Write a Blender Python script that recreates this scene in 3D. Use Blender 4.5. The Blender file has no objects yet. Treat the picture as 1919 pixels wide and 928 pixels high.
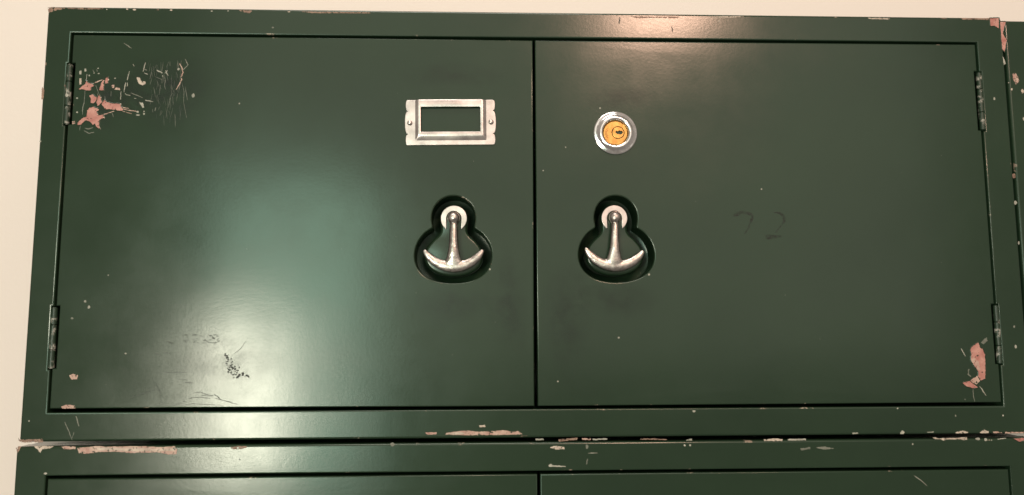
import bpy, bmesh, math, random
from mathutils import Vector, Matrix
from mathutils.geometry import delaunay_2d_cdt, tessellate_polygon

# ------------------------------------------------------------------ camera, world, lamps, exposure
scene = bpy.context.scene
COL = scene.collection
cam_data = bpy.data.cameras.new('camera'); cam = bpy.data.objects.new('camera', cam_data); COL.objects.link(cam)
cam_data.sensor_width = 36.0; cam_data.lens = 36.0 * 1386.0 / 1919.0
cam_data.clip_start = 0.01; cam_data.clip_end = 50.0
cam.matrix_world = Matrix(((0.99937248, -0.00062548, -0.03541541, -0.034917),
                           (-0.0352787, -0.10708764, -0.9936235, -0.520),
                           (-0.00317106, 0.99424939, -0.10704251, -0.077148),
                           (0, 0, 0, 1)))
scene.camera = cam

world = bpy.data.worlds.new('World'); scene.world = world; world.use_nodes = True
nt = world.node_tree; bg = nt.nodes['Background']
tc = nt.nodes.new('ShaderNodeTexCoord'); sx = nt.nodes.new('ShaderNodeSeparateXYZ'); mr = nt.nodes.new('ShaderNodeMapRange')
mx = nt.nodes.new('ShaderNodeMix'); mx.data_type = 'RGBA'
nt.links.new(tc.outputs['Generated'], sx.inputs[0]); nt.links.new(sx.outputs['Z'], mr.inputs['Value'])
mr.inputs['From Min'].default_value = -0.8; mr.inputs['From Max'].default_value = 0.8
nt.links.new(mr.outputs[0], mx.inputs['Factor'])
mx.inputs[6].default_value = (0.46, 0.42, 0.38, 1)      # floor side of the room
mx.inputs[7].default_value = (0.88, 0.77, 0.66, 1)      # ceiling side of the room
nt.links.new(mx.outputs[2], bg.inputs['Color']); bg.inputs['Strength'].default_value = 0.46

def area(name, loc, target, sx_, sy_, power, color):
    d = bpy.data.lights.new(name, 'AREA'); d.shape = 'RECTANGLE'; d.size = sx_; d.size_y = sy_; d.energy = power; d.color = color
    o = bpy.data.objects.new(name, d); COL.objects.link(o); o.location = loc
    o.rotation_euler = (Vector(target) - Vector(loc)).to_track_quat('-Z', 'Y').to_euler(); return o
area('window_light', (-0.68, -2.0, -0.10), (-0.1, 0, -0.1), 0.50, 1.06, 8.6, (0.62, 1.0, 0.82))
area('wall_lamp', (-0.835, -2.0, -0.31), (-0.1, 0, -0.1), 0.21, 0.50, 14, (1.0, 0.88, 0.76))
area('ceiling_lamp', (0.52, -1.7, 0.95), (0.1, 0, 0), 0.26, 0.09, 11.0, (1.0, 0.58, 0.45))
area('lit_room_fill', (0.35, -2.4, 0.86), (0.35, 0, 0.7), 3.0, 2.2, 16, (1.0, 0.96, 0.84))  # unseen lit wall and ceiling area, added as one broad light for the sheen
area('wall_fill_light', (-0.2, -1.0, 2.1), (0, 0, 0.1), 1.2, 0.6, 24, (1.0, 0.92, 0.86))  # unseen light added overhead to brighten the wall, clear of the door reflections

scene.view_settings.view_transform = 'Standard'; scene.view_settings.look = 'None'
scene.view_settings.gamma = 1; scene.view_settings.exposure = 0; scene.view_settings.use_curve_mapping = False
scene.render.engine = 'CYCLES'

# ------------------------------------------------------------------ helpers
R = random.Random(7)
MM = 0.001

def tag(o, label, cat, group=None):
    o['label'] = label; o['category'] = cat
    if group: o['group'] = group
    return o

def empty(name, loc=(0, 0, 0)):
    o = bpy.data.objects.new(name, None); COL.objects.link(o); o.location = loc; o.empty_display_size = 0.02; return o

def build(name, verts, faces, mats, parent=None, fm=None, smooth=False, sharp=None, at=(0, 0, 0)):
    """verts in millimetres relative to 'at' -> ONE linked mesh object"""
    me = bpy.data.meshes.new(name)
    me.from_pydata([(v[0] * MM, v[1] * MM, v[2] * MM) for v in verts], [], faces)
    for m in mats: me.materials.append(m)
    if fm: me.polygons.foreach_set('material_index', fm)
    if smooth: me.polygons.foreach_set('use_smooth', [True] * len(me.polygons))
    if sharp: me.set_sharp_from_angle(angle=math.radians(sharp))
    me.validate(); me.update()
    o = bpy.data.objects.new(name, me); COL.objects.link(o)
    o.location = (at[0] * MM, at[1] * MM, at[2] * MM)
    if parent: o.parent = parent
    return o

def ccw(p):
    a = sum(p[i][0] * p[(i + 1) % len(p)][1] - p[(i + 1) % len(p)][0] * p[i][1] for i in range(len(p)))
    return list(p) if a > 0 else list(reversed(p))

def offset(p, d):
    """inset a CCW polygon by d"""
    n = len(p); out = []
    for i in range(n):
        a, b, c = Vector(p[i - 1]), Vector(p[i]), Vector(p[(i + 1) % n])
        e1 = (b - a).normalized(); e2 = (c - b).normalized()
        n1 = Vector((-e1.y, e1.x)); n2 = Vector((-e2.y, e2.x))
        m = n1 + n2; k = m.length_squared
        m = n1 if k < 1e-6 else m * (2.0 / k)
        if m.length > 1.6: m = m.normalized() * 1.6
        out.append(tuple(b + m * d))
    return out

def rounded_rect(x0, x1, z0, z1, r, n=5):
    pts = []
    for cx, cz, a0 in ((x1 - r, z1 - r, 0), (x0 + r, z1 - r, 90), (x0 + r, z0 + r, 180), (x1 - r, z0 + r, 270)):
        for i in range(n + 1):
            a = math.radians(a0 + 90 * i / n); pts.append((cx + r * math.cos(a), cz + r * math.sin(a)))
    return pts

class Geo:
    def __init__(s): s.v = []; s.f = []; s.m = []
    def ring(s, poly, y):
        k = len(s.v); s.v += [(p[0], (y(p) if callable(y) else y), p[1]) for p in poly]; return list(range(k, k + len(poly)))
    def bridge(s, a, b, mat=0, flip=False):
        n = len(a)
        for i in range(n):
            j = (i + 1) % n
            q = (a[i], a[j], b[j], b[i]); s.f.append(q[::-1] if flip else q); s.m.append(mat)
    def fill(s, ring, mat=0, flip=False):
        pts = [Vector((s.v[i][0], s.v[i][2], 0)) for i in ring]
        for t in tessellate_polygon([pts]):
            q = [ring[i] for i in t]
            a, b, c = (pts[i] for i in t)
            if (b - a).cross(c - a).z < 0: q.reverse()
            s.f.append(tuple(reversed(q)) if flip else tuple(q)); s.m.append(mat)
    def obj(s, name, mats, parent=None, smooth=True, sharp=35, at=(0, 0, 0)):
        return build(name, s.v, s.f, mats, parent, s.m, smooth, sharp, at)

def sheet(name, outer, holes, mats, parent, rb=1.2, rh=1.0, depth=18, hdepth=18, y0=0.0, grid=None, warp=None, back=True, at=(0, 0, 0)):
    """a pressed sheet-metal front: flat face with rolled edges outside and round every opening (front towards -y)"""
    g = Geo(); outer = ccw(outer); holes = [ccw(h) for h in holes]
    W = warp or (lambda p: 0.0)
    fo = offset(outer, rb); fh = [offset(h, -rh) for h in holes]
    pts = [Vector(p) for p in fo]; n0 = len(pts)
    edges = [(i, (i + 1) % n0) for i in range(n0)]; faces_in = [list(range(n0))]
    for h in fh:
        k = len(pts); pts += [Vector(p) for p in h]; edges += [(k + i, k + (i + 1) % len(h)) for i in range(len(h))]
        faces_in.append([k + i for i in reversed(range(len(h)))])
    if grid:
        xs = [p[0] for p in fo]; zs = [p[1] for p in fo]
        nx = int((max(xs) - min(xs)) / grid); nz = int((max(zs) - min(zs)) / grid)
        for i in range(1, nx):
            for j in range(1, nz):
                pts.append(Vector((min(xs) + (max(xs) - min(xs)) * i / nx, min(zs) + (max(zs) - min(zs)) * j / nz)))
    vo, _, fo2, *_ = delaunay_2d_cdt(pts, edges, [], 2, 1e-5)
    def inside(c, poly):
        r = False
        for i in range(len(poly)):
            (x1, y1), (x2, y2) = poly[i], poly[(i + 1) % len(poly)]
            if (y1 > c[1]) != (y2 > c[1]) and c[0] < (x2 - x1) * (c[1] - y1) / (y2 - y1) + x1: r = not r
        return r
    base = len(g.v); g.v += [(p[0], y0 + W(p), p[1]) for p in vo]
    for f in fo2:
        c = [sum(vo[i][k] for i in f) / len(f) for k in (0, 1)]
        if not inside(c, fo) or any(inside(c, h) for h in fh): continue
        a, b, d = (vo[i] for i in f[:3])
        f = list(f)
        if (b[0] - a[0]) * (d[1] - a[1]) - (b[1] - a[1]) * (d[0] - a[0]) < 0: f.reverse()
        g.f.append(tuple(base + i for i in f)); g.m.append(0)          # CCW seen from -y: normal to -y
    N = 4
    def edge(poly, r, sign, dep, flip):
        prev = None
        for k in range(N + 1):
            a = math.pi / 2 * k / N
            pl = offset(poly, sign * r * (1 - math.sin(a)))
            cur = g.ring(pl, (lambda p, a=a: y0 + r * (1 - math.cos(a)) + W(p) * (1 - k / N)))
            if prev: g.bridge(prev, cur, 1, flip)
            prev = cur
        end = g.ring(poly, y0 + dep); g.bridge(prev, end, 1 if dep < 3 else 0, flip); return end
    e = edge(outer, rb, 1, depth, True)
    for h in holes: edge(h, rh, -1, hdepth, False)
    if back and not holes: g.fill(e, 0, True)
    return g.obj(name, mats, parent, True, 40, at)

def lathe(name, prof, mat, parent, n=48, at=(0, 0, 0), sharp=50):
    """profile of (radius, y) turned round the y axis"""
    g = Geo(); prev = None
    for r, y in prof:
        cur = g.ring([(r * math.cos(2 * math.pi * i / n), r * math.sin(2 * math.pi * i / n)) for i in range(n)], y)
        if prev: g.bridge(prev, cur, 0, True)
        prev = cur
    return g.obj(name, [mat], parent, True, sharp, at)

# ------------------------------------------------------------------ materials
def newmat(name):
    m = bpy.data.materials.new(name); m.use_nodes = True
    return m, m.node_tree, m.node_tree.nodes['Principled BSDF']
def noise(nt, scale, detail=3, rough=0.5, coord='Object', vec=None):
    t = nt.nodes.new('ShaderNodeTexNoise'); t.inputs['Scale'].default_value = scale; t.inputs['Detail'].default_value = detail; t.inputs['Roughness'].default_value = rough
    if vec is None:
        g = nt.nodes.new('ShaderNodeNewGeometry'); vec = g.outputs['Position']
    nt.links.new(vec, t.inputs['Vector']); return t.outputs['Fac']
def rng(nt, val, a, b, c, d):
    m = nt.nodes.new('ShaderNodeMapRange'); nt.links.new(val, m.inputs['Value'])
    for k, x in zip(('From Min', 'From Max', 'To Min', 'To Max'), (a, b, c, d)): m.inputs[k].default_value = x
    return m.outputs[0]
def mix(nt, fac, a, b):
    m = nt.nodes.new('ShaderNodeMix'); m.data_type = 'RGBA'
    if isinstance(fac, float): m.inputs['Factor'].default_value = fac
    else: nt.links.new(fac, m.inputs['Factor'])
    for s, x in ((6, a), (7, b)):
        if isinstance(x, tuple): m.inputs[s].default_value = (*x, 1)
        else: nt.links.new(x, m.inputs[s])
    return m.outputs[2]
def bump(nt, bsdf, *layers):
    prev = None
    for h, strength, dist in layers:
        b = nt.nodes.new('ShaderNodeBump'); b.inputs['Strength'].default_value = strength; b.inputs['Distance'].default_value = dist
        nt.links.new(h, b.inputs['Height'])
        if prev: nt.links.new(prev, b.inputs['Normal'])
        prev = b.outputs['Normal']
    nt.links.new(prev, bsdf.inputs['Normal'])

GREEN = (0.0145, 0.0315, 0.016)
def paint_nodes(nt, b):
    n1 = noise(nt, 9, 4); n2 = noise(nt, 420, 3)
    col = mix(nt, rng(nt, n1, 0.3, 0.7, 0, 1), (GREEN[0] * .88, GREEN[1] * .88, GREEN[2] * .9), (GREEN[0] * 1.14, GREEN[1] * 1.1, GREEN[2] * 1.1))
    rough = rng(nt, noise(nt, 14, 8, 0.72), 0.3, 0.72, 0.15, 0.24)
    nt.links.new(rough, b.inputs['Roughness']); b.inputs['Specular Tint'].default_value = (0.95, 1.0, 0.92, 1)
    bump(nt, b, (noise(nt, 22, 2), 1.0, 0.0001), (n2, 0.35, 0.000055), (noise(nt, 1000, 2), 0.4, 0.00002))
    return col
m_paint, t, b = newmat('green_enamel'); t.links.new(paint_nodes(t, b), b.inputs['Base Color'])

m_edge, t, b = newmat('green_enamel_worn_edge')
col = paint_nodes(t, b)
w = noise(t, 55, 6, 0.7)
prim = mix(t, rng(t, noise(t, 40, 2), 0.4, 0.6, 0, 1), (0.16, 0.11, 0.08), (0.32, 0.26, 0.20))
t.links.new(mix(t, rng(t, w, 0.62, 0.66, 0, 1), col, prim), b.inputs['Base Color'])

def flat_mat(name, c1, c2, rough=0.6, scale=150, metallic=0.0, holes=0.0):
    m, t, b = newmat(name)
    t.links.new(mix(t, rng(t, noise(t, scale, 4, 0.6), 0.35, 0.65, 0, 1), c1, c2), b.inputs['Base Color'])
    b.inputs['Roughness'].default_value = rough; b.inputs['Metallic'].default_value = metallic
    bump(t, b, (noise(t, scale * 4, 3), 0.5, 0.0001))
    if holes: t.links.new(rng(t, noise(t, 420, 4, 0.7), holes, holes + 0.03, 0, 1), b.inputs['Alpha'])
    return m
CHIP = {'pink': flat_mat('pink_primer', (0.35, 0.13, 0.105), (0.50, 0.26, 0.21), holes=0.36),
        'pale': flat_mat('pale_primer', (0.36, 0.20, 0.16), (0.52, 0.38, 0.30), holes=0.41),
        'cream': flat_mat('cream_filler', (0.36, 0.29, 0.23), (0.56, 0.47, 0.38), holes=0.40),
        'tan': flat_mat('tan_primer', (0.15, 0.085, 0.06), (0.32, 0.21, 0.15), holes=0.42),
        'grey': flat_mat('scratch_light', (0.20, 0.20, 0.16), (0.42, 0.40, 0.33)),
        'dim': flat_mat('scratch_dim', (0.09, 0.10, 0.075), (0.19, 0.19, 0.15)),
        'dark': flat_mat('scuff_black', (0.008, 0.009, 0.007), (0.02, 0.022, 0.018), 0.75),
        'dusk': flat_mat('scuff_dark', (0.018, 0.025, 0.018), (0.026, 0.035, 0.024), 0.5)}

m_smudge, t, b = newmat('faded_marker')
b.inputs['Base Color'].default_value = (0.010, 0.012, 0.008, 1); b.inputs['Roughness'].default_value = 0.46
t.links.new(rng(t, noise(t, 380, 4, 0.7), 0.38, 0.66, 0.05, 0.65), b.inputs['Alpha'])

m_grime, t, b = newmat('hand_grime')
b.inputs['Base Color'].default_value = (0.010, 0.014, 0.010, 1)
t.links.new(rng(t, noise(t, 60, 6, 0.7), 0.3, 0.7, 0.30, 0.50), b.inputs['Roughness'])
at_ = t.nodes.new('ShaderNodeAttribute'); at_.attribute_name = 'fade'
mu = t.nodes.new('ShaderNodeMath'); mu.operation = 'MULTIPLY'
t.links.new(at_.outputs['Fac'], mu.inputs[0]); t.links.new(rng(t, noise(t, 90, 7, 0.75), 0.36, 0.66, 0.0, 0.85), mu.inputs[1]); t.links.new(mu.outputs[0], b.inputs['Alpha'])

def metal(name, c1, c2, r0, r1, scale, bd):
    m, t, b = newmat(name); b.inputs['Metallic'].default_value = 1
    n = noise(t, scale, 5, 0.65)
    t.links.new(mix(t, rng(t, n, 0.35, 0.7, 0, 1), c1, c2), b.inputs['Base Color'])
    t.links.new(rng(t, noise(t, scale * .6, 4), 0.3, 0.7, r0, r1), b.inputs['Roughness'])
    bump(t, b, (n, 0.5, bd)); return m
m_nickel = metal('worn_nickel', (0.66, 0.60, 0.545), (0.27, 0.235, 0.21), 0.24, 0.40, 260, 0.0006)
m_alu = metal('satin_aluminium', (0.70, 0.63, 0.59), (0.48, 0.43, 0.40), 0.24, 0.42, 120, 0.00008)
m_chrome = metal('pitted_chrome', (0.93, 0.90, 0.88), (0.74, 0.70, 0.66), 0.07, 0.22, 320, 0.00018)
m_brass = metal('lock_brass', (0.55, 0.33, 0.10), (0.36, 0.18, 0.05), 0.22, 0.40, 260, 0.0001)
m_hole, t, b = newmat('keyhole_shade'); b.inputs['Base Color'].default_value = (0.01, 0.008, 0.006, 1); b.inputs['Roughness'].default_value = 0.8

m_hinge, t, b = newmat('worn_hinge_steel')
wear = rng(t, noise(t, 130, 5, 0.7), 0.53, 0.62, 0, 1)
t.links.new(mix(t, wear, GREEN, mix(t, rng(t, noise(t, 300, 2), .4, .6, 0, 1), (0.50, 0.47, 0.40), (0.30, 0.28, 0.24))), b.inputs['Base Color'])
b.inputs['Roughness'].default_value = 0.42; bump(t, b, (noise(t, 600, 3), 0.5, 0.0002))

m_wall, t, b = newmat('cream_wall')
t.links.new(mix(t, rng(t, noise(t, 3, 4), .3, .7, 0, 1), (0.75, 0.68, 0.615), (0.77, 0.70, 0.635)), b.inputs['Base Color'])
b.inputs['Roughness'].default_value = 0.75; bump(t, b, (noise(t, 260, 3), 0.3, 0.0004), (noise(t, 14, 3), 0.3, 0.001))

# ------------------------------------------------------------------ setting: the wall behind
wall = build('wall', [(-6000, 190, -3000), (6000, 190, -3000), (6000, 190, 3000), (-6000, 190, 3000), (-6000, 250, -3000), (6000, 250, -3000), (6000, 250, 3000), (-6000, 250, 3000)],
             [(0, 1, 2, 3), (4, 7, 6, 5), (0, 4, 5, 1), (1, 5, 6, 2), (2, 6, 7, 3), (3, 7, 4, 0)], [m_wall])
wall['kind'] = 'structure'

# ------------------------------------------------------------------ lockers
PAINT = [m_paint, m_edge]
# outlines of the handle opening and of the raised plate inside it, right half, mm from the anchor's ball
CUP = [(0, 15.4), (4.2, 14.9), (8.2, 13.1), (11.6, 10.2), (14.0, 6.5), (15.3, 2.2), (15.5, -2.2), (14.9, -5.6), (14.9, -7.6), (17.0, -9.1), (20.3, -11.6), (23.6, -15.6), (26.0, -20.4), (27.1, -25.8), (26.8, -31.0), (24.9, -36.2), (21.2, -40.6), (16.0, -43.9), (8.6, -46.1), (0, -46.8)]
ISLE = [(0, 9.9), (2.8, 9.5), (5.6, 8.2), (7.9, 6.0), (9.4, 3.2), (9.9, 0), (9.7, -3.4), (9.3, -6.8), (9.6, -9.6), (11.4, -12.4), (14.0, -14.6), (16.8, -17.6), (19.2, -21.0), (20.6, -25.0), (20.7, -29.2), (19.2, -33.2), (16.0, -36.7), (11.4, -39.4), (5.8, -41.1), (0, -41.6)]
def smooth_outline(half, n=72):
    full = half + [(-x, z) for x, z in reversed(half[1:-1])]
    m = len(full); pts = []
    for i in range(m):
        p0, p1, p2, p3 = (Vector(full[(i + k) % m]) for k in (-1, 0, 1, 2))
        for s in range(3):
            u = s / 3
            pts.append(tuple(0.5 * ((2 * p1) + (-p0 + p2) * u + (2 * p0 - 5 * p1 + 4 * p2 - p3) * u * u + (-p0 + 3 * p1 - 3 * p2 + p3) * u ** 3)))
    return ccw(pts)
CUP_O, ISLE_O = smooth_outline(CUP), smooth_outline(ISLE)
shift = lambda poly, dx, dz: [(x + dx, z + dz) for x, z in poly]

HX0, HX1 = -331.3, 331.6                      # sides of the opening in the frame
HINGES = [(110.0, 66.0), (-62.5, -104.3)]     # top and bottom of each hinge

def frame_poly(notched):
    z0, z1 = -133.7, 133.2; p = [(HX0, z0)]
    p = [(HX0, z0), (HX1, z0)]
    if notched:
        for a, b_ in ((HINGES[1][1], HINGES[1][0]), (HINGES[0][1], HINGES[0][0])): p += [(HX1, a - .6), (HX1 + 1.7, a - .6), (HX1 + 1.7, b_ + .6), (HX1, b_ + .6)]
    p += [(HX1, z1), (HX0, z1)]
    if notched:
        for a, b_ in (HINGES[0], HINGES[1]): p += [(HX0, a + .6), (HX0 - 1.5, a + .6), (HX0 - 1.5, b_ - .6), (HX0, b_ - .6)]
    return p
def door_poly(side, notched):
    z0, z1 = -131.6, 131.1
    if side < 0:
        p = [(-329.7, z0), (-1.0, z0), (-1.0, z1), (-329.7, z1)]
        if notched:
            for a, b_ in HINGES: p += [(-329.7, a + .4), (-327.2, a + .4), (-327.2, b_ - .4), (-329.7, b_ - .4)]
    else:
        p = [(1.0, z0), (330.1, z0)]
        if notched:
            for a, b_ in ((HINGES[1][1], HINGES[1][0]), (HINGES[0][1], HINGES[0][0])): p += [(330.1, a - .4), (327.9, a - .4), (327.9, b_ + .4), (330.1, b_ + .4)]
        p += [(330.1, z1), (1.0, z1)]
    return p
def door_warp(side):
    """slight oil-canning of the thin sheet, zero along the folded edges"""
    cx = side * 165
    def w(p):
        u = (p[0] - cx) / 164.5; v = p[1] / 131.3
        if abs(u) >= 1 or abs(v) >= 1: return 0
        e = (1 - u ** 6) * (1 - v ** 6)
        x, z = p[0] + 40 * side, p[1]
        return 0.6 * e * (0.10 * math.sin(x * .031 + 1.1) * math.cos(z * .027 + .4) + 0.05 * math.sin(x * .061 - z * .043) + 0.03 * math.sin(z * .083 + x * .019))
    return w

def carcass(cab, x0, x1, z0, z1):
    a, b_, c, d, y1, y2 = x0 + .8, x1 - .8, z0 + .8, z1 - .8, 3.0, 186.0
    v = [(a, y1, c), (b_, y1, c), (b_, y1, d), (a, y1, d), (a, y2, c), (b_, y2, c), (b_, y2, d), (a, y2, d)]
    return build('carcass', v, [(4, 7, 6, 5), (0, 4, 5, 1), (1, 5, 6, 2), (2, 6, 7, 3), (3, 7, 4, 0)], [m_paint], cab)

def cabinet(label, dx, dz, x0=-348.7, x1=351.6, z0=-153.0, z1=152.6, hardware=False):
    """a steel locker: frame, carcass and two doors; the fully seen one also gets its hinges and fittings"""
    cab = empty('locker', (dx * MM, 0, dz * MM)); tag(cab, label, 'locker', 'green steel lockers stacked against the wall')
    fr = sheet('frame', rounded_rect(x0, x1, z0, z1, 2.2, 3), [frame_poly(hardware)], PAINT, cab, 1.6, 1.0, 10, 24)
    carcass(cab, x0, x1, z0, z1)
    doors = []
    for side in (-1, 1):
        holes = [shift(CUP_O, -57.8 if side < 0 else 57.9, 0.3 if side < 0 else 0.8)] if hardware else []
        doors.append(sheet('door', door_poly(side, hardware), holes, PAINT, cab, 0.8, 0.9, 18, 2.0, grid=9.0, warp=door_warp(side)))
    return cab, fr, doors

up, up_frame, (door_l, door_r) = cabinet('green steel locker in full view with two anchor-shaped handles and a brass lock', 0, 0, hardware=True)
low, low_frame, (low_l, low_r) = cabinet('green steel locker cut off at the bottom, its top rim scraped, below the anchor handles', 1.5, -308.6, x0=-351.7, x1=351.0)
nb, nb_frame, _ = cabinet('green steel locker at the right edge of the picture, only a chipped stile in view', 702.0, -2.2)
door_l.rotation_euler.y = 0.0016; door_r.rotation_euler.y = -0.0012      # the doors sag a little on their hinges
door_l['label'] = 'left door with label holder, anchor handle and scraped corner'
door_r['label'] = 'right door with brass lock, anchor handle and faded number'

# ---- hinges: a pin with three knuckles each
def hinge(x, z1, z0):
    def cyl(name, r, za, zb, parent, mat, at):
        g = Geo(); n = 14; prev = None
        for rr, z in ((r * .75, za), (r, za - .35), (r, zb + .35), (r * .75, zb)):
            k = len(g.v); g.v += [(rr * math.cos(2 * math.pi * i / n), rr * math.sin(2 * math.pi * i / n), z) for i in range(n)]
            cur = list(range(k, k + n))
            if prev: g.bridge(prev, cur, 0, True)
            prev = cur
        g.f += [tuple(range(n)), tuple(reversed(prev))]; g.m += [0, 0]
        return g.obj(name, [mat], parent, True, 50, at)
    c = (x, 0.9, (z0 + z1) / 2); h = (z1 - z0) / 2
    pin = cyl('hinge', 1.35, h, -h, up, m_hinge, c)
    cuts = [h - .3, h * .42, -h * .38, -h + .3]
    for k in range(3): cyl('knuckle', 1.95, cuts[k] - .1, cuts[k + 1] + .1, pin, m_hinge, (0, 0, 0))
for x in (-330.9, 331.5):
    for z1, z0 in HINGES: hinge(x, z1, z0)

# ---- handle recess, washer and anchor on each door
def handle(door, cx, cz, tilt):
    g = Geo(); at = (cx, 0, cz)
    seq = [(CUP_O, 1.9), (offset(CUP_O, -.2), 22.0), (offset(ISLE_O, -.3), 24.0), (offset(ISLE_O, -.1), 9.0), (offset(ISLE_O, .3), 7.9), (offset(ISLE_O, 1.0), 7.2), (offset(ISLE_O, 2.0), 7.0)]
    prev = None
    for pl, y in seq:
        cur = g.ring(pl, y)
        if prev: g.bridge(prev, cur, 0, False)
        prev = cur
    g.fill(prev, 0)
    g.obj('handle_recess', [m_paint], door, True, 40, at)
    # open washer
    a0 = math.asin(5.3 / 9.4); pts = []
    for i in range(41):
        a = -math.pi / 2 + a0 + (2 * math.pi - 2 * a0) * i / 40; pts.append((9.4 * math.cos(a), 9.4 * math.sin(a)))
    for i in range(21):
        a = math.pi - math.pi * i / 20; pts.append((5.3 * math.cos(a), 5.3 * math.sin(a)))
    sheet('washer', pts, [], [m_alu, m_alu], door, 0.35, 0.3, 1.6, y0=5.4, at=at)
    # anchor: ball, shank and arms grown together
    bm = bmesh.new()
    def tube(path, n=20):
        rings = []
        for i, (x, y, z, r, fl) in enumerate(path):
            q0, q1 = path[max(i - 1, 0)], path[min(i + 1, len(path) - 1)]
            t_ = Vector((q1[0] - q0[0], q1[1] - q0[1], q1[2] - q0[2])).normalized()
            s_ = t_.cross(Vector((0, 1, 0))).normalized(); u_ = s_.cross(t_)
            rings.append([bm.verts.new(Vector((x, y, z)) + s_ * r * math.cos(2 * math.pi * k / n) + u_ * r * fl * math.sin(2 * math.pi * k / n)) for k in range(n)])
        for a, b_ in zip(rings, rings[1:]):
            for k in range(n): bm.faces.new((a[k], a[(k + 1) % n], b_[(k + 1) % n], b_[k]))
        bm.faces.new(rings[0][::-1]); bm.faces.new(rings[-1])
    bmesh.ops.create_icosphere(bm, subdivisions=4, radius=4.5, matrix=Matrix.Translation((0, 3.4, 0)))
    tube([(0, 4.0, -2.2, 3.0, .95), (0, 3.4, -3.4, 2.8, .95), (0, 3.1, -4.6, 2.7, .95), (0, 2.8, -6.2, 2.8, .9), (0, 2.2, -10, 3.0, .9), (0, 1.6, -17, 3.25, .85), (0, 1.2, -22, 3.7, .75), (0, 1.1, -25, 4.3, .65), (0, 1.1, -27.5, 4.7, .56), (0, 1.2, -29.5, 5.4, .48), (0, 1.3, -31.5, 6.6, .40), (0, 1.5, -33.5, 7.4, .34), (0, 1.6, -35.6, 7.0, .33), (0, 1.7, -37.2, 4.0, .5)])
    arm = [(-20.9, -22.9, .6), (-20.5, -23.6, 1.3), (-19.2, -25.6, 1.9), (-17.2, -28.0, 2.5), (-13.6, -31.1, 2.9), (-9.6, -33.2, 3.2), (-5.0, -34.6, 3.6), (0, -35.0, 3.9)]
    full = arm + [(-x, z, r) for x, z, r in reversed(arm[:-1])]
    tube([(x, 1.6 - abs(x) * .02, z, r * 1.1, .58) for x, z, r in full])
    me = bpy.data.meshes.new('anchor_tmp'); bmesh.ops.recalc_face_normals(bm, faces=bm.faces); bmesh.ops.scale(bm, vec=(MM, MM, MM), verts=bm.verts); bm.to_mesh(me); bm.free()
    tmp = bpy.data.objects.new('anchor_tmp', me); COL.objects.link(tmp)
    md = tmp.modifiers.new('r', 'REMESH'); md.mode = 'VOXEL'; md.voxel_size = 0.00038
    sm = tmp.modifiers.new('s', 'SMOOTH'); sm.factor = 0.5; sm.iterations = 6
    dg = bpy.context.evaluated_depsgraph_get(); me2 = bpy.data.meshes.new_from_object(tmp.evaluated_get(dg))
    bpy.data.objects.remove(tmp); me2.name = 'anchor_handle'; me2.materials.clear(); me2.materials.append(m_nickel)
    me2.polygons.foreach_set('use_smooth', [True] * len(me2.polygons))
    o = bpy.data.objects.new('anchor_handle', me2); COL.objects.link(o); o.parent = door; o.location = (cx * MM, 0, cz * MM); o.rotation_euler.y = tilt
handle(door_l, -57.8, 0.3, -0.006)
handle(door_r, 57.9, 0.8, 0.05)

# ---- card holder on the left door
def card_holder():
    cx, cz = -60.4, 69.0
    def ear(s):                                            # scalloped end, from bottom to top
        pts = []
        for z0, z1, dep in ((-16.6, -8.6, 1.5), (-8.4, 8.4, 2.1), (8.6, 16.6, 1.5)):
            for i in range(9):
                a = math.pi * i / 8; pts.append((s * (30.6 + dep * math.sin(a) ** .7), (z0 + z1) / 2 - (z1 - z0) / 2 * math.cos(a)))
        return pts
    outline = ear(1) + list(reversed(ear(-1)))
    win = [(-21.1, -7.2), (21.3, -7.2), (21.3, 11.0), (-21.1, 11.0)]
    base = sheet('card_holder', outline, [[(-23.6, -11.4), (24.0, -11.4), (24.0, 15.2), (-23.6, 15.2)]], [m_alu, m_alu], door_l, 0.35, 0.2, 0.9, 0.9, y0=-0.9, at=(cx, 0, cz))
    base.rotation_euler.y = -0.013
    g = Geo()
    rr = lambda x0, x1, z0, z1, r: rounded_rect(x0, x1, z0, z1, r, 3)
    prof = [(rr(-25.2, 25.7, -13.2, 16.6, .9), -0.95), (rr(-24.6, 25.1, -12.6, 16.5, .9), -1.3), (rr(-23.2, 23.6, -10.6, 16.35, .8), -2.3), (rr(-22.7, 23.1, -10.0, 16.0, .8), -2.5), (rr(-21.7, 21.9, -7.8, 11.6, .5), -2.5), (rr(-21.2, 21.4, -7.3, 11.1, .4), -2.3), (rr(-21.1, 21.3, -7.2, 11.0, .4), -1.9), (rr(-22.6, 23.0, -9.8, 15.8, .5), -1.9), (rr(-24.4, 24.8, -12.2, 16.3, .5), -0.85)]
    prev = None
    for pl, y in prof:
        cur = g.ring(ccw(pl), y)
        if prev: g.bridge(prev, cur, 0, False)
        prev = cur
    o = g.obj('card_holder_rim', [m_alu], door_l, True, 30, (cx, 0, cz)); o.rotation_euler.y = -0.013
    for sx_, z in ((-29.0, -0.8), (29.1, 0.4)):
        lathe('rivet', [(1.9, -0.85), (1.85, -1.5), (1.3, -2.1), (.6, -2.35), (0.01, -2.4)], m_alu, door_l, 20, (cx + sx_, 0, cz + z))
card_holder()

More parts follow.
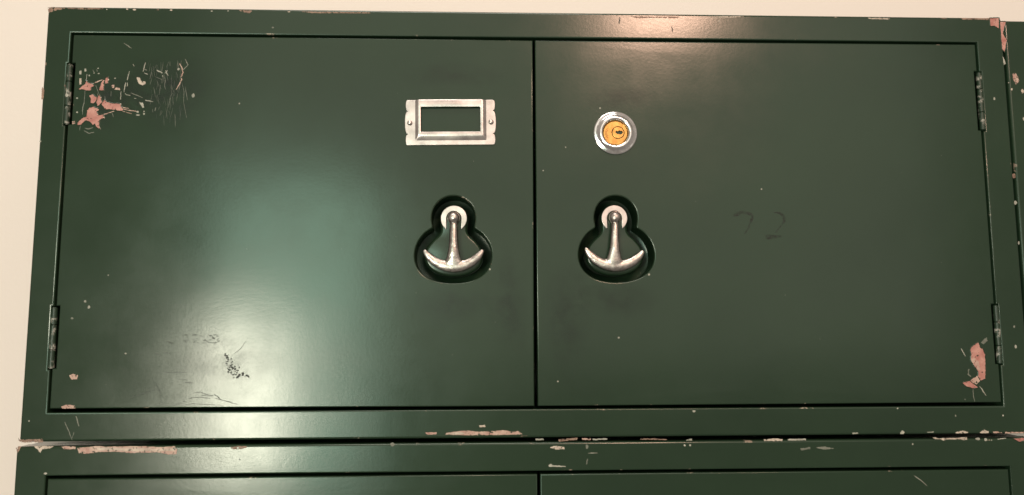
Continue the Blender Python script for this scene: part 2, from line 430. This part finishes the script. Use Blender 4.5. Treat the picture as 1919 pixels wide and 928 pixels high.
# ---- lock on the right door
def lock():
    at = (58.6, 0, 62.0)
    lathe('lock_ring', [(15.9, 0.3), (15.9, -0.7), (15.6, -1.1), (14.9, -1.35), (13.4, -1.6), (12.8, -2.0), (12.2, -2.7), (11.3, -3.2), (10.5, -3.3), (9.8, -3.0), (9.2, -2.2), (8.8, -.6), (8.8, 1.5)], m_chrome, door_r, 64, at)
    circ = lambda r, n=40, dx=0, dz=0: [(dx + r * math.cos(2 * math.pi * i / n), dz + r * math.sin(2 * math.pi * i / n)) for i in range(n)]
    sheet('lock_cylinder', circ(8.7), [circ(4.55, 32, 2.0, .2)], [m_brass, m_brass], door_r, 0.3, 0.25, 3, 3, y0=-0.9, at=at)
    key = [(-1.4, .4), (-.9, 1.5), (-.2, .9), (.5, 1.0), (1.2, 1.6), (2.4, 1.3), (3.6, 1.1), (3.9, .1), (3.3, -.9), (1.9, -1.3), (1.2, -.9), (.4, -.9), (-.5, -.8)]
    sheet('lock_plug', circ(4.3, 32, 2.0, .2), [shift(key, 1.5, .2)], [m_brass, m_brass], door_r, 0.3, 0.15, 3, 3, y0=-0.9, at=at)
    lathe('keyhole_backing', [(8.6, 1.6), (0.01, 1.6)], m_hole, door_r, 32, at)  # flat disc behind the keyhole, its shade put into the near-black colour
    for r, a0, a1 in ((2.6, 100, 260), (1.7, 90, 270)):       # stamped ring left of the plug
        pts = [(-4.7 + r * math.cos(math.radians(a0 + (a1 - a0) * i / 10)) * .9, r * 1.25 * math.sin(math.radians(a0 + (a1 - a0) * i / 10))) for i in range(11)]
        g = Geo(); 
        inner = g.ring(pts, -1.02); outer = g.ring([(x - .35, z * 1.08) for x, z in pts], -1.02)
        for i in range(10): g.f.append((outer[i], outer[i + 1], inner[i + 1], inner[i])); g.m.append(0)
        g.obj('stamp', [m_stamp], door_r, False, None, at)
m_stamp = flat_mat('brass_tarnish', (0.28, 0.13, 0.03), (0.38, 0.19, 0.05), 0.5, 300, 0.6)
lock()

# ------------------------------------------------------------------ wear: chips, scratches, specks (mm on the locker fronts)
CHIPS = [["L","pink",[[-323.6,91.0],[-320.9,93.6],[-319.2,95.0],[-318.7,97.1],[-317.6,95.7],[-314.1,95.0],[-313.4,93.6],[-315.7,92.2],[-315.2,90.4],[-318.6,90.4],[-320.0,91.1]]],["L","pink",[[-309.4,90.4],[-308.1,96.2],[-306.7,98.3],[-306.4,90.5]]],["L","pink",[[-305.5,99.4],[-303.8,99.8],[-303.8,95.8],[-305.5,95.5]]],["L","pale",[[-300.8,94.1],[-299.1,94.5],[-299.3,92.3],[-300.7,92.5]]],["L","pale",[[-297.6,92.7],[-295.2,92.3],[-294.7,90.9],[-298.6,91.0]]],["L","pink",[[-316.0,86.5],[-313.7,87.2],[-310.9,85.1],[-311.1,82.6],[-313.0,81.1],[-314.7,81.5],[-314.5,84.0]]],["L","pink",[[-310.6,81.2],[-309.9,86.1],[-309.3,87.2],[-307.7,84.0],[-307.2,81.2],[-308.5,80.1],[-309.8,79.0]]],["L","pink",[[-307.2,80.5],[-305.3,83.3],[-303.9,81.9],[-299.7,80.9],[-294.3,80.6],[-293.5,78.4],[-291.7,76.3],[-293.3,75.6],[-299.5,76.6],[-304.3,76.9],[-306.4,79.1]]],["L","pink",[[-316.8,75.4],[-315.2,77.6],[-312.5,78.3],[-308.7,76.5],[-310.3,74.8],[-309.4,71.9],[-305.7,72.7],[-305.3,70.5],[-308.2,68.8],[-307.9,62.7],[-309.7,64.1],[-311.2,66.3],[-312.4,65.2],[-314.3,67.6],[-317.4,68.7],[-320.6,65.5],[-322.9,65.1],[-322.7,67.2],[-319.5,70.1],[-316.9,71.2]]],["L","cream",[[-283.8,100.1],[-281.6,99.8],[-280.8,97.8],[-277.5,96.8],[-277.6,95.4],[-279.6,94.5],[-282.1,95.7]]],["L","pale",[[-326.8,67.6],[-325.1,67.9],[-324.7,66.2],[-326.3,65.6]]],["L","cream",[[-323.5,98.9],[-322.2,98.9],[-322.2,95.0],[-323.3,94.7]]],["L","grey",[[-323.9,104.3],[-322.7,104.6],[-322.5,102.1],[-323.7,101.8]]],["L","grey",[[-320.3,106.0],[-319.5,106.0],[-319.3,104.3],[-320.2,104.3]]],["L","grey",[[-281.1,82.1],[-278.3,81.4],[-277.5,78.2],[-278.5,77.8],[-279.9,80.3]]],["L","pale",[[-318.0,-109.7],[-315.6,-108.3],[-312.3,-109.4],[-312.5,-111.9],[-316.1,-112.2]]],["L","pale",[[-322.1,-130.4],[-318.6,-129.0],[-313.3,-129.7],[-312.4,-131.5],[-320.9,-131.4]]],["U","tan",[[-349.4,-150.1],[-348.0,-151.5],[-338.4,-151.3],[-333.1,-151.1],[-333.0,-153.1],[-347.1,-153.1],[-348.9,-152.1]]],["B","cream",[[-338.3,-156.0],[-331.9,-155.9],[-325.8,-156.1],[-328.3,-157.3],[-333.1,-157.7],[-334.1,-160.2],[-335.8,-158.1]]],["B","pale",[[-320.5,-156.3],[-316.1,-156.0],[-311.2,-156.4],[-311.6,-158.0],[-318.6,-157.8]]],["B","pale",[[-309.8,-157.3],[-301.9,-156.7],[-297.6,-156.2],[-288.7,-156.6],[-278.1,-156.5],[-263.9,-156.5],[-256.8,-157.3],[-245.2,-156.7],[-243.8,-158.8],[-244.1,-161.9],[-249.4,-161.8],[-256.6,-160.4],[-274.3,-160.7],[-285.0,-159.7],[-293.8,-159.9],[-304.4,-160.9],[-308.8,-160.4]]],["B","cream",[[-297.5,-157.4],[-289.6,-157.1],[-278.0,-157.8],[-265.6,-157.7],[-256.7,-158.4],[-246.1,-157.9],[-245.5,-159.8],[-256.7,-159.4],[-274.4,-159.6],[-285.0,-158.8],[-295.6,-158.8]]],["B","tan",[[-207.7,-157.8],[-203.3,-157.0],[-197.0,-157.1],[-196.1,-157.6],[-201.4,-158.9],[-206.8,-158.8]]],["B","tan",[[-350.3,-156.9],[-348.6,-155.7],[-346.9,-156.0],[-349.2,-160.0]]],["U","pale",[[-62.3,-149.3],[-54.7,-148.4],[-47.0,-147.8],[-41.3,-148.8],[-30.8,-148.4],[-22.1,-147.8],[-16.4,-149.0],[-12.6,-148.5],[-9.7,-150.5],[-20.2,-150.8],[-49.9,-150.8],[-56.5,-150.6],[-62.3,-150.2]]],["U","cream",[[-61.9,-149.4],[-54.6,-148.7],[-50.8,-148.9],[-48.9,-150.1],[-56.5,-150.4],[-61.7,-150.0]]],["U","cream",[[-39.4,-144.5],[-35.6,-144.2],[-35.1,-145.3],[-38.9,-145.6]]],["U","pale",[[-76.1,-148.9],[-68.5,-148.8],[-68.9,-150.1],[-75.1,-150.3]]],["B","tan",[[15.3,-154.4],[22.0,-153.7],[28.7,-153.5],[27.8,-154.5],[22.0,-155.2],[15.7,-155.6]]],["B","cream",[[9.4,-159.7],[12.3,-158.6],[19.0,-159.4],[19.5,-160.8],[13.3,-161.0]]],["B","grey",[[-0.6,-153.8],[4.7,-153.7],[5.2,-154.5],[-0.1,-154.7]]],["B","pale",[[31.6,-153.7],[37.4,-153.6],[37.4,-154.7],[32.1,-154.7]]],["B","grey",[[38.9,-154.2],[49.0,-153.9],[49.0,-154.6],[39.3,-154.9]]],["B","grey",[[8.2,-171.7],[9.8,-170.7],[11.2,-171.7],[19.9,-172.3],[19.9,-172.8],[8.6,-172.4]]],["B","cream",[[158.9,-155.6],[165.8,-154.9],[172.1,-155.5],[171.6,-156.6],[159.3,-156.5]]],["B","grey",[[175.6,-155.5],[188.4,-155.3],[188.3,-156.3],[175.7,-156.3]]],["B","dim",[[184.1,-162.0],[191.1,-161.1],[191.0,-162.3],[185.1,-163.2]]],["B","dim",[[195.5,-161.4],[200.9,-160.7],[207.8,-162.0],[201.8,-162.8]]],["B","grey",[[104.2,-155.4],[108.1,-154.5],[108.2,-155.7],[104.6,-156.0]]],["U","grey",[[221.7,-151.5],[225.6,-151.4],[225.6,-152.1],[221.9,-152.2]]],["U","grey",[[255.7,-151.6],[257.5,-150.3],[258.9,-151.4],[258.3,-152.5],[255.8,-152.5]]],["U","cream",[[295.5,-152.3],[296.8,-151.4],[301.2,-150.7],[304.5,-151.8],[304.4,-152.3]]],["U","cream",[[313.0,-152.0],[314.6,-151.2],[316.2,-150.0],[317.7,-150.8],[319.2,-151.3],[319.4,-152.4],[313.3,-152.4]]],["U","pale",[[322.6,-151.6],[325.7,-151.4],[329.0,-152.3],[323.1,-152.5]]],["U","pale",[[331.2,-151.9],[344.7,-152.0],[344.6,-152.7],[331.4,-152.6]]],["U","grey",[[275.1,-151.3],[279.7,-151.1],[279.7,-151.6],[275.2,-151.7]]],["B","cream",[[278.8,-155.2],[281.3,-155.1],[282.5,-155.8],[297.1,-155.7],[299.0,-155.4],[303.3,-155.3],[303.5,-156.8],[300.7,-157.1],[298.3,-156.4],[288.5,-156.5],[286.6,-157.4],[284.9,-156.4],[280.6,-156.2]]],["B","grey",[[325.3,-156.5],[331.5,-156.0],[331.4,-156.4],[325.9,-156.9]]],["B","pink",[[337.0,-156.4],[344.6,-156.0],[344.4,-157.7],[341.1,-158.5],[339.3,-157.5]]],["R","pink",[[310.1,-93.9],[312.5,-91.7],[316.4,-89.5],[317.1,-93.1],[318.8,-94.0],[320.4,-98.0],[320.1,-108.2],[319.3,-114.9],[316.3,-116.2],[314.6,-113.5],[314.7,-109.6],[312.0,-105.5],[310.0,-102.0],[310.7,-97.5]]],["R","pale",[[310.0,-102.0],[312.4,-100.2],[315.4,-102.9],[316.4,-108.2],[314.9,-109.6],[312.0,-105.5]]],["R","pink",[[302.9,-117.9],[308.0,-116.6],[309.3,-117.8],[313.8,-121.1],[309.9,-121.5],[305.5,-120.1],[304.1,-119.2]]],["R","pale",[[308.5,-116.4],[313.8,-113.1],[315.6,-116.4],[312.9,-118.7],[310.6,-118.1]]],["R","dim",[[318.2,-89.5],[322.7,-85.9],[323.0,-88.2],[320.0,-90.8]]],["U","pink",[[342.8,151.8],[349.5,152.0],[348.9,144.2],[345.7,146.2],[342.8,146.1]]],["U","tan",[[321.0,151.8],[332.9,151.8],[342.8,151.9],[342.8,150.7],[332.2,151.0],[321.6,150.7]]],["N","pink",[[350.5,149.2],[354.7,149.2],[352.7,144.2],[351.6,140.2],[354.4,134.9],[351.9,126.2],[350.5,128.2],[350.4,137.5]]],["N","grey",[[350.3,122.8],[352.2,116.9],[350.8,116.0]]],["N","pale",[[356.8,108.9],[359.4,109.6],[361.6,103.7],[358.8,101.0],[357.1,105.0]]],["U","tan",[[-348.7,151.7],[-336.6,151.4],[-337.7,150.8],[-344.9,149.0],[-348.1,147.6]]],["U","tan",[[-213.2,151.3],[-204.0,151.0],[-205.7,149.1],[-210.7,150.0]]],["U","tan",[[-335.4,151.6],[-309.9,151.6],[-309.9,151.0],[-322.0,150.6],[-334.1,150.8]]],["U","tan",[[-168.7,150.8],[-119.0,150.7],[-119.0,150.1],[-143.9,150.0],[-161.3,149.9]]],["U","tan",[[71.3,150.2],[108.5,150.3],[106.8,149.2],[89.9,149.4],[76.4,148.9]]],["U","cream",[[129.0,150.9],[156.2,151.1],[147.7,150.3],[134.0,150.1]]],["U","cream",[[249.0,151.1],[266.3,151.0],[265.3,150.1],[252.4,150.3]]],["U","tan",[[-349.0,93.1],[-347.4,91.1],[-347.7,84.1],[-348.8,84.1]]]]
LINES = [["L","pale",0.69,[[-313.8,95.4],[-307.5,98.3]]],["L","grey",0.41,[[-318.6,102.2],[-318.7,97.1]]],["L","dim",0.55,[[-319.3,90.4],[-319.2,81.8],[-320.0,78.2],[-320.0,72.6]]],["L","dim",0.41,[[-312.0,94.0],[-310.0,89.0],[-310.6,81.2]]],["L","pale",0.62,[[-306.7,72.3],[-298.1,75.4]]],["L","pale",0.55,[[-293.5,78.4],[-288.0,77.4]]],["L","pale",0.55,[[-293.4,76.9],[-282.4,75.3]]],["L","pale",0.34,[[-293.3,75.7],[-285.7,73.5]]],["L","grey",0.62,[[-289.0,104.6],[-290.3,98.1]]],["L","grey",0.62,[[-291.3,96.3],[-292.1,89.1]]],["L","grey",0.55,[[-290.0,96.3],[-290.0,93.5]]],["L","grey",0.55,[[-294.1,89.8],[-294.1,83.8]]],["L","dim",0.41,[[-301.0,89.8],[-301.0,86.2]]],["L","grey",0.55,[[-291.3,88.4],[-290.2,87.2],[-287.5,87.0]]],["L","dim",0.48,[[-287.2,88.8],[-278.8,85.3]]],["L","grey",0.62,[[-277.0,83.6],[-271.3,82.5]]],["L","grey",0.55,[[-284.6,84.9],[-283.2,84.6]]],["L","grey",0.62,[[-278.2,111.2],[-279.4,104.3]]],["L","dim",0.55,[[-278.8,106.1],[-276.7,105.4]]],["L","grey",0.69,[[-278.7,103.5],[-275.9,102.6]]],["L","grey",0.83,[[-269.9,105.7],[-265.7,103.6]]],["L","grey",0.55,[[-263.7,105.5],[-261.7,101.6]]],["L","grey",0.48,[[-263.9,103.4],[-262.3,105.6]]],["L","grey",0.62,[[-265.9,101.9],[-265.7,100.8]]],["L","dim",0.34,[[-270.7,100.8],[-265.8,98.7]]],["L","pale",0.69,[[-254.0,110.7],[-252.4,107.5],[-251.3,104.2],[-252.5,101.0],[-252.1,98.8],[-253.9,94.8],[-255.6,91.2]]],["L","grey",0.41,[[-251.3,106.0],[-248.1,109.8],[-250.3,114.0]]],["L","dim",0.34,[[-263.7,98.7],[-263.8,93.7],[-263.0,91.5]]],["L","dim",0.28,[[-251.6,95.9],[-250.0,90.2],[-250.0,82.3]]],["L","dim",0.28,[[-249.4,93.8],[-247.3,83.8]]],["L","dim",0.28,[[-250.0,82.3],[-247.4,70.9]]],["L","grey",0.41,[[-286.9,110.0],[-285.8,108.2]]],["L","dim",0.55,[[-269.3,78.3],[-269.8,75.8]]],["L","dim",0.62,[[-317.7,62.8],[-315.0,62.3],[-312.0,63.4]]],["L","dim",0.62,[[-318.3,60.9],[-314.8,59.2],[-311.1,59.9]]],["L","dim",0.41,[[-320.9,64.8],[-321.2,61.2]]],["L","dim",0.34,[[-314.7,105.4],[-313.2,102.6]]],["L","dim",0.34,[[-305.1,86.2],[-304.6,83.0]]],["L","dim",0.34,[[-312.0,105.8],[-311.4,104.0]]],["L","dim",0.41,[[-299.4,74.1],[-298.4,70.9]]],["L","dim",0.6,[[-293.9,125.4],[-288.4,121.5]]],["L","dark",0.41,[[-242.7,-86.4],[-240.8,-85.8],[-238.9,-85.6]]],["L","dark",0.41,[[-236.7,-81.9],[-233.1,-82.5]]],["L","dark",0.49,[[-240.3,-114.6],[-237.6,-114.3],[-234.9,-114.8]]],["L","dusk",0.32,[[-244.3,-112.3],[-238.9,-112.5]]],["L","dark",0.41,[[-234.2,-121.5],[-229.2,-121.0],[-225.3,-122.5],[-221.3,-123.7],[-219.1,-122.1]]],["L","dark",0.41,[[-234.5,-124.6],[-229.1,-124.4],[-222.8,-125.3]]],["L","dark",0.32,[[-228.3,-123.2],[-221.3,-123.9]]],["L","dark",0.32,[[-236.8,-125.5],[-233.7,-124.3]]],["L","dark",0.49,[[-219.8,-122.9],[-217.5,-124.2],[-215.0,-126.4]]],["L","dark",0.49,[[-219.0,-125.1],[-210.3,-127.6],[-204.1,-129.4]]],["L","dusk",0.41,[[-276.9,-124.8],[-267.0,-121.4],[-254.5,-118.0]]],["L","dusk",0.49,[[-262.1,-112.2],[-258.8,-116.8],[-254.6,-124.6]]],["L","dusk",0.32,[[-246.6,-130.4],[-242.1,-127.8],[-239.0,-127.0]]],["L","dusk",0.32,[[-241.2,-130.5],[-234.3,-128.6],[-225.0,-129.3],[-214.1,-129.9]]],["L","dusk",0.32,[[-258.9,-129.6],[-253.6,-127.7]]],["L","dusk",0.32,[[-207.7,-94.9],[-203.5,-91.8],[-199.8,-85.9]]],["L","dusk",0.32,[[-258.4,-107.7],[-239.1,-107.6]]],["L","dusk",0.41,[[-261.4,-94.7],[-256.6,-96.7]]],["L","dusk",0.32,[[-256.0,-94.3],[-250.5,-94.7]]],["L","dark",0.41,[[-254.0,-86.5],[-249.2,-88.2]]],["L","dark",0.41,[[-227.9,-85.7],[-225.5,-87.2]]],["L","dark",0.41,[[-221.6,-88.4],[-217.8,-86.2]]],["U","dim",0.56,[[-319.3,-140.0],[-315.8,-146.7],[-313.7,-151.8]]],["U","dim",0.75,[[-312.0,-136.1],[-309.6,-142.8]]],["U","dim",0.47,[[-312.7,-146.7],[-313.8,-150.7]]],["B","grey",0.39,[[35.8,-163.7],[42.1,-163.6]]],["B","dim",0.98,[[35.3,-167.5],[34.5,-171.2]]],["B","tan",0.88,[[72.1,-154.6],[81.8,-154.5],[90.6,-155.0]]],["D","grey",0.48,[[263.8,-181.0],[268.4,-184.2],[272.6,-188.0]]],["R","grey",0.62,[[303.4,-93.7],[306.2,-99.1]]],["R","dim",0.54,[[309.9,-121.9],[310.0,-127.7],[310.9,-130.8]]],["R","grey",0.62,[[315.1,-120.2],[319.2,-126.9]]],["R","dim",1.07,[[308.1,-108.2],[307.4,-111.7],[309.1,-113.5]]],["U","dark",0.8,[[101.9,142.6],[102.5,138.4]]],["U","dusk",0.96,[[63.7,149.6],[62.8,144.4]]]]
DOTS = [["L","grey",[-316.9,101.1],0.55,0.69],["L","grey",[-310.5,102.7],0.69,0.48],["L","grey",[-324.4,84.5],0.9,0.62],["L","grey",[-281.7,75.0],0.83,0.83],["L","grey",[-277.2,73.6],0.69,0.96],["L","grey",[-281.3,72.7],1.52,0.48],["L","grey",[-254.7,106.6],0.9,1.03],["L","grey",[-243.5,87.3],1.24,1.52],["L","grey",[-298.8,99.3],0.69,0.55],["L","grey",[-313.6,103.1],0.41,0.69],["L","grey",[-311.0,106.5],0.55,0.41],["L","grey",[-323.8,74.3],0.62,0.62],["L","grey",[-277.3,75.4],0.55,0.48],["L","grey",[-310.2,-59.0],0.9,0.9],["L","grey",[-307.5,-63.0],0.9,1.13],["L","grey",[-295.7,-41.0],0.56,0.56],["L","dim",[-318.5,-70.7],1.13,0.75],["L","grey",[-210.8,81.7],0.56,0.56],["L","grey",[-281.0,-94.7],0.75,0.56],["U","grey",[-342.9,-139.1],0.56,0.56],["B","dark",[-201.6,-165.8],0.47,0.47],["B","grey",[-329.9,-173.7],1.13,0.75],["B","dim",[-98.7,-156.7],1.57,1.57],["B","dim",[34.9,-159.2],1.18,1.57],["U","grey",[110.1,-135.8],1.27,0.78],["B","grey",[102.9,-159.0],0.78,0.78],["B","grey",[106.8,-159.0],0.78,0.78],["U","grey",[254.9,-134.9],0.59,0.59],["B","grey",[311.2,-156.4],1.92,0.96],["B","grey",[316.7,-156.9],1.32,1.14],["B","grey",[321.0,-157.3],0.48,0.48],["B","grey",[264.2,-159.6],0.6,0.84],["R","dim",[303.7,-129.4],0.54,0.54],["U","grey",[343.5,-77.9],0.71,0.89],["U","grey",[343.5,-92.1],0.89,1.34],["U","grey",[296.3,-140.3],0.45,0.71],["U","grey",[330.6,-140.3],0.54,0.71],["N","cream",[355.2,97.3],0.73,0.97],["N","cream",[363.3,95.8],1.09,1.94],["U","grey",[341.5,90.1],0.73,1.22],["N","grey",[362.5,74.8],0.61,1.46],["N","grey",[353.3,102.3],0.49,0.49],["N","tan",[351.8,31.8],1.5,2.26],["N","grey",[351.5,12.0],1.13,1.88],["N","grey",[351.6,-17.4],0.75,1.5],["U","cream",[-292.8,151.1],0.85,0.61],["U","cream",[-287.9,150.8],1.46,0.61],["U","cream",[-261.7,150.8],1.09,0.61],["U","tan",[-271.1,151.0],0.97,0.61],["U","grey",[-232.8,150.4],0.85,0.49],["U","grey",[-221.2,150.7],0.73,0.49],["U","cream",[-177.6,150.6],0.97,0.49],["U","dim",[-188.8,138.6],0.97,0.61],["U","grey",[-307.2,150.8],0.49,0.49],["U","grey",[137.3,147.3],0.64,0.48],["U","tan",[-347.4,109.9],0.38,1.5],["U","grey",[-347.6,53.7],0.75,0.75],["R","grey",[48.0,80.5],0.75,0.75],["R","grey",[22.5,51.5],0.56,0.56],["R","grey",[58.2,-84.8],0.75,0.75],["R","grey",[164.1,21.2],0.56,0.56],["R","grey",[15.1,-114.8],0.6,0.6],["R","grey",[6.2,34.3],0.49,0.49],["R","grey",[80.7,-40.5],0.83,0.83],["L","grey",[-32.0,-36.6],0.75,0.75]]
SCUFF = [[-214.7,-94.5],[-210.4,-96.1],[-207.8,-100.8],[-204.2,-103.2],[-202.9,-107.1],[-195.0,-111.0],[-209.0,-111.5],[-211.1,-107.8],[-212.8,-102.3]]
CRACKS = [[-244.9,-81.4],[-219.9,-81.5],[-216.5,-87.4],[-243.8,-88.5]]
FAINT = [[-276.8,113.0],[-252.7,113.2],[-250.9,72.3],[-272.0,72.2]]
DIGITS = [[[1.0,142.6,1.9],[2.2,145.4,2.7],[1.5,149.0,4.4],[1.5,153.0,3.6],[1.7,155.7,2.6],[1.3,157.1,0.9]],[[1.3,157.1,0.9],[1.4,155.8,-1.4],[1.0,154.4,-4.4],[0.8,153.5,-7.6],[0.5,150.1,-11.6]],[[0.5,172.6,4.3],[1.2,176.6,3.7],[1.7,179.6,1.6],[1.4,179.8,-2.3],[0.7,178.0,-4.6],[0.6,176.2,-6.8],[0.4,173.0,-10.3]],[[1.9,165.8,-13.6],[2.7,167.8,-13.6],[2.1,171.4,-13.6],[0.7,177.2,-13.1]]]

PARENT = {'L': door_l, 'R': door_r, 'U': up_frame, 'B': low_frame, 'D': low_r, 'N': nb_frame}
OFFS = {'L': (0, 0), 'R': (0, 0), 'U': (0, 0), 'B': (1.5, -308.6), 'D': (1.5, -308.6), 'N': (702.0, -2.2)}
WARPS = {'L': door_warp(-1), 'R': door_warp(1)}
def local(par, p): ox, oz = OFFS[par]; return (p[0] - ox, p[1] - oz)
def yat(par, p, lift): return (WARPS[par](p) if par in WARPS else 0.0) - lift
def ragged(pts, amp, step=0.55):
    out = []
    for i in range(len(pts)):
        a, b_ = Vector(pts[i]), Vector(pts[(i + 1) % len(pts)]); n = max(1, int((b_ - a).length / step)); nn = Vector((-(b_ - a).y, (b_ - a).x)).normalized() if (b_ - a).length > 0 else Vector((0, 0))
        for k in range(n):
            out.append(tuple(a + (b_ - a) * k / n + nn * R.uniform(-amp, amp)))
    return out
lift_n = 0
for par, mat, pts in CHIPS:
    lift_n += 1
    pl = ragged(ccw([local(par, p) for p in pts]), 0.22)
    g = Geo(); ring = g.ring(pl, lambda p: yat(par, p, 0.05 + 0.0008 * lift_n)); g.fill(ring)
    rim = g.ring(offset(pl, -0.12), lambda p: yat(par, p, -0.02)); g.bridge(rim, ring, 0, False)
    if mat == 'pink':                                       # broken paint standing up round the primer
        for k0, (a_, b_) in enumerate((((-0.02, 0.06), (-0.22, 0.26)), ((-0.22, 0.26), (-0.75, -0.01)))):
            q0 = g.ring(offset(pl, a_[0]), lambda p: yat(par, p, a_[1])); q1 = g.ring(offset(pl, b_[0]), lambda p: yat(par, p, b_[1]))
            g.bridge(q0, q1, 1, True)
    g.obj('paint_chip', [CHIP[mat], m_paint], PARENT[par], False, None)

def ribbon(g, par, mi, pts, w, lift):
    # resample and wobble, taper towards the ends
    q = []
    for a, b_ in zip(pts, pts[1:]):
        L = math.dist(a, b_); n = max(1, int(L / 0.8))
        for k in range(n): q.append((a[0] + (b_[0] - a[0]) * k / n, a[1] + (b_[1] - a[1]) * k / n))
    q.append(tuple(pts[-1])); N = len(q); L, Rr = [], []
    for i, p in enumerate(q):
        d = Vector(q[min(i + 1, N - 1)]) - Vector(q[max(i - 1, 0)]); d.normalize(); nn = Vector((-d.y, d.x))
        t_ = i / max(N - 1, 1); ww = w * (0.35 + 0.65 * math.sin(math.pi * min(max(t_, .08), .92)) ** .5) * R.uniform(.65, 1.25) / 2
        c = Vector(p) + nn * R.uniform(-.25, .25) * w
        L.append(tuple(c + nn * ww)); Rr.append(tuple(c - nn * ww))
    a = g.ring(L, lambda p: yat(par, p, lift)); b_ = g.ring(Rr, lambda p: yat(par, p, lift))
    for i in range(N - 1): g.f.append((b_[i], b_[i + 1], a[i + 1], a[i])); g.m.append(mi)
def blob(g, par, mi, c, rx, rz, lift, n=9):
    pl = [(c[0] + rx * R.uniform(.7, 1.15) * math.cos(2 * math.pi * i / n), c[1] + rz * R.uniform(.7, 1.15) * math.sin(2 * math.pi * i / n)) for i in range(n)]
    r = g.ring(pl, lambda p: yat(par, p, lift)); g.f.append(tuple(r)); g.m.append(mi)

MATS = [CHIP[k] for k in ('pink', 'pale', 'cream', 'tan', 'grey', 'dim', 'dark', 'dusk')]; MI = {k: i for i, k in enumerate(('pink', 'pale', 'cream', 'tan', 'grey', 'dim', 'dark', 'dusk'))}
scr = {}; spk = {}
for k, (par, mat, w, pts) in enumerate(LINES): ribbon(scr.setdefault(par, Geo()), par, MI[mat], [local(par, p) for p in pts], w, 0.05 + 0.0004 * k)
def inpoly(c, poly):
    r = False
    for i in range(len(poly)):
        (x1, y1), (x2, y2) = poly[i], poly[(i + 1) % len(poly)]
        if (y1 > c[1]) != (y2 > c[1]) and c[0] < (x2 - x1) * (c[1] - y1) / (y2 - y1) + x1: r = not r
    return r
def scatter(poly, n):
    xs = [p[0] for p in poly]; zs = [p[1] for p in poly]; out = []
    while len(out) < n:
        c = (R.uniform(min(xs), max(xs)), R.uniform(min(zs), max(zs)))
        if inpoly(c, poly): out.append(c)
    return out
for k, c in enumerate(scatter(FAINT, 95)):
    h = R.uniform(2, 9); ribbon(scr['L'], 'L', MI['dim'] if k % 3 else MI['dusk'], [c, (c[0] + R.uniform(-1.6, 1.6), c[1] - h)], R.uniform(.08, .22), 0.04 + 0.0001 * k)
for k, c in enumerate(scatter(CRACKS, 34)):
    h = R.uniform(.6, 2.6); ribbon(scr['L'], 'L', MI['dusk'] if k % 3 else MI['dark'], [c, (c[0] + h, c[1] + R.uniform(-.6, .4))], R.uniform(.35, .65), 0.045 + 0.0001 * k)
for k, (par, mat, c, rx, rz) in enumerate(DOTS): blob(spk.setdefault(par, Geo()), par, MI[mat], local(par, c), rx, rz, 0.045 + 0.0005 * k)
for k, c in enumerate(scatter(SCUFF, 62)): blob(spk['L'], 'L', MI['dark'], c, R.uniform(.3, 1.15), R.uniform(.25, .75), 0.03 + 0.0004 * k, 7)
for par, poly, n in (('L', [(-320, -120), (-10, -120), (-10, 120), (-320, 120)], 10), ('R', [(10, -120), (320, -120), (320, 120), (10, 120)], 9)):
    for k, c in enumerate(scatter(poly, n)): blob(spk[par], par, MI['dim'], c, R.uniform(.15, .35), R.uniform(.15, .35), 0.03 + 0.0004 * k, 6)
for par, g in scr.items(): g.obj('scratches', MATS, PARENT[par], False, None)['kind'] = 'stuff'
for par, g in spk.items(): g.obj('paint_specks', MATS, PARENT[par], False, None)['kind'] = 'stuff'
# the faded, half rubbed-off number on the right door
for name, strokes in (('number_seven', DIGITS[:2]), ('number_two', DIGITS[2:])):
    g = Geo()
    for k, s in enumerate(strokes):
        L, Rr = [], []
        for i, (w, x, z) in enumerate(s):
            w *= 1.35
            d = Vector(s[min(i + 1, len(s) - 1)][1:]) - Vector(s[max(i - 1, 0)][1:]); d.normalize()
            L.append((x - d.y * w / 2, z + d.x * w / 2)); Rr.append((x + d.y * w / 2, z - d.x * w / 2))
        a = g.ring(L, lambda p: yat('R', p, 0.03 + .01 * k)); b_ = g.ring(Rr, lambda p: yat('R', p, 0.03 + .01 * k))
        for i in range(len(s) - 1): g.f.append((b_[i], b_[i + 1], a[i + 1], a[i])); g.m.append(0)
    g.obj(name, [m_smudge], door_r, False, None)

# greasy grime rubbed into the paint: soft-edged films a few hundredths of a millimetre thick
for k, (par, cx, cz, rx, rz, rot) in enumerate((('L', -262, 92, 36, 30, 0.0), ('L', -300, 84, 26, 24, 0.2), ('L', -58, -62, 30, 16, 0.1), ('L', -60, 104, 40, 10, 0.0), ('L', -20, -60, 16, 40, 0.1),
        ('R', 58, -58, 32, 14, -0.1), ('R', 22, -70, 18, 46, 0.0), ('R', 64, 88, 30, 10, 0.1), ('L', -215, -100, 46, 20, -0.1))):
    g = Geo(); prev = None; fade = []
    for j in range(1, 7):
        rr = j / 6; pl = []
        for i in range(28):
            a = 2 * math.pi * i / 28; q = (rr * rx * math.cos(a), rr * rz * math.sin(a) * (1 + .15 * math.sin(3 * a + k)))
            pl.append((cx + q[0] * math.cos(rot) - q[1] * math.sin(rot), cz + q[0] * math.sin(rot) + q[1] * math.cos(rot)))
        cur = g.ring(pl, lambda p: yat(par, p, 0.022 + 0.0006 * k)); fade += [max(0.0, 1 - rr) * (0.75 if k < 2 else 0.45)] * 28
        if prev: g.bridge(prev, cur, 0, True)
        else: g.f.append(tuple(cur)); g.m.append(0)
        prev = cur
    o = g.obj('grime', [m_grime], PARENT[par], True, None)
    at_l = o.data.attributes.new('fade', 'FLOAT', 'POINT'); at_l.data.foreach_set('value', fade)
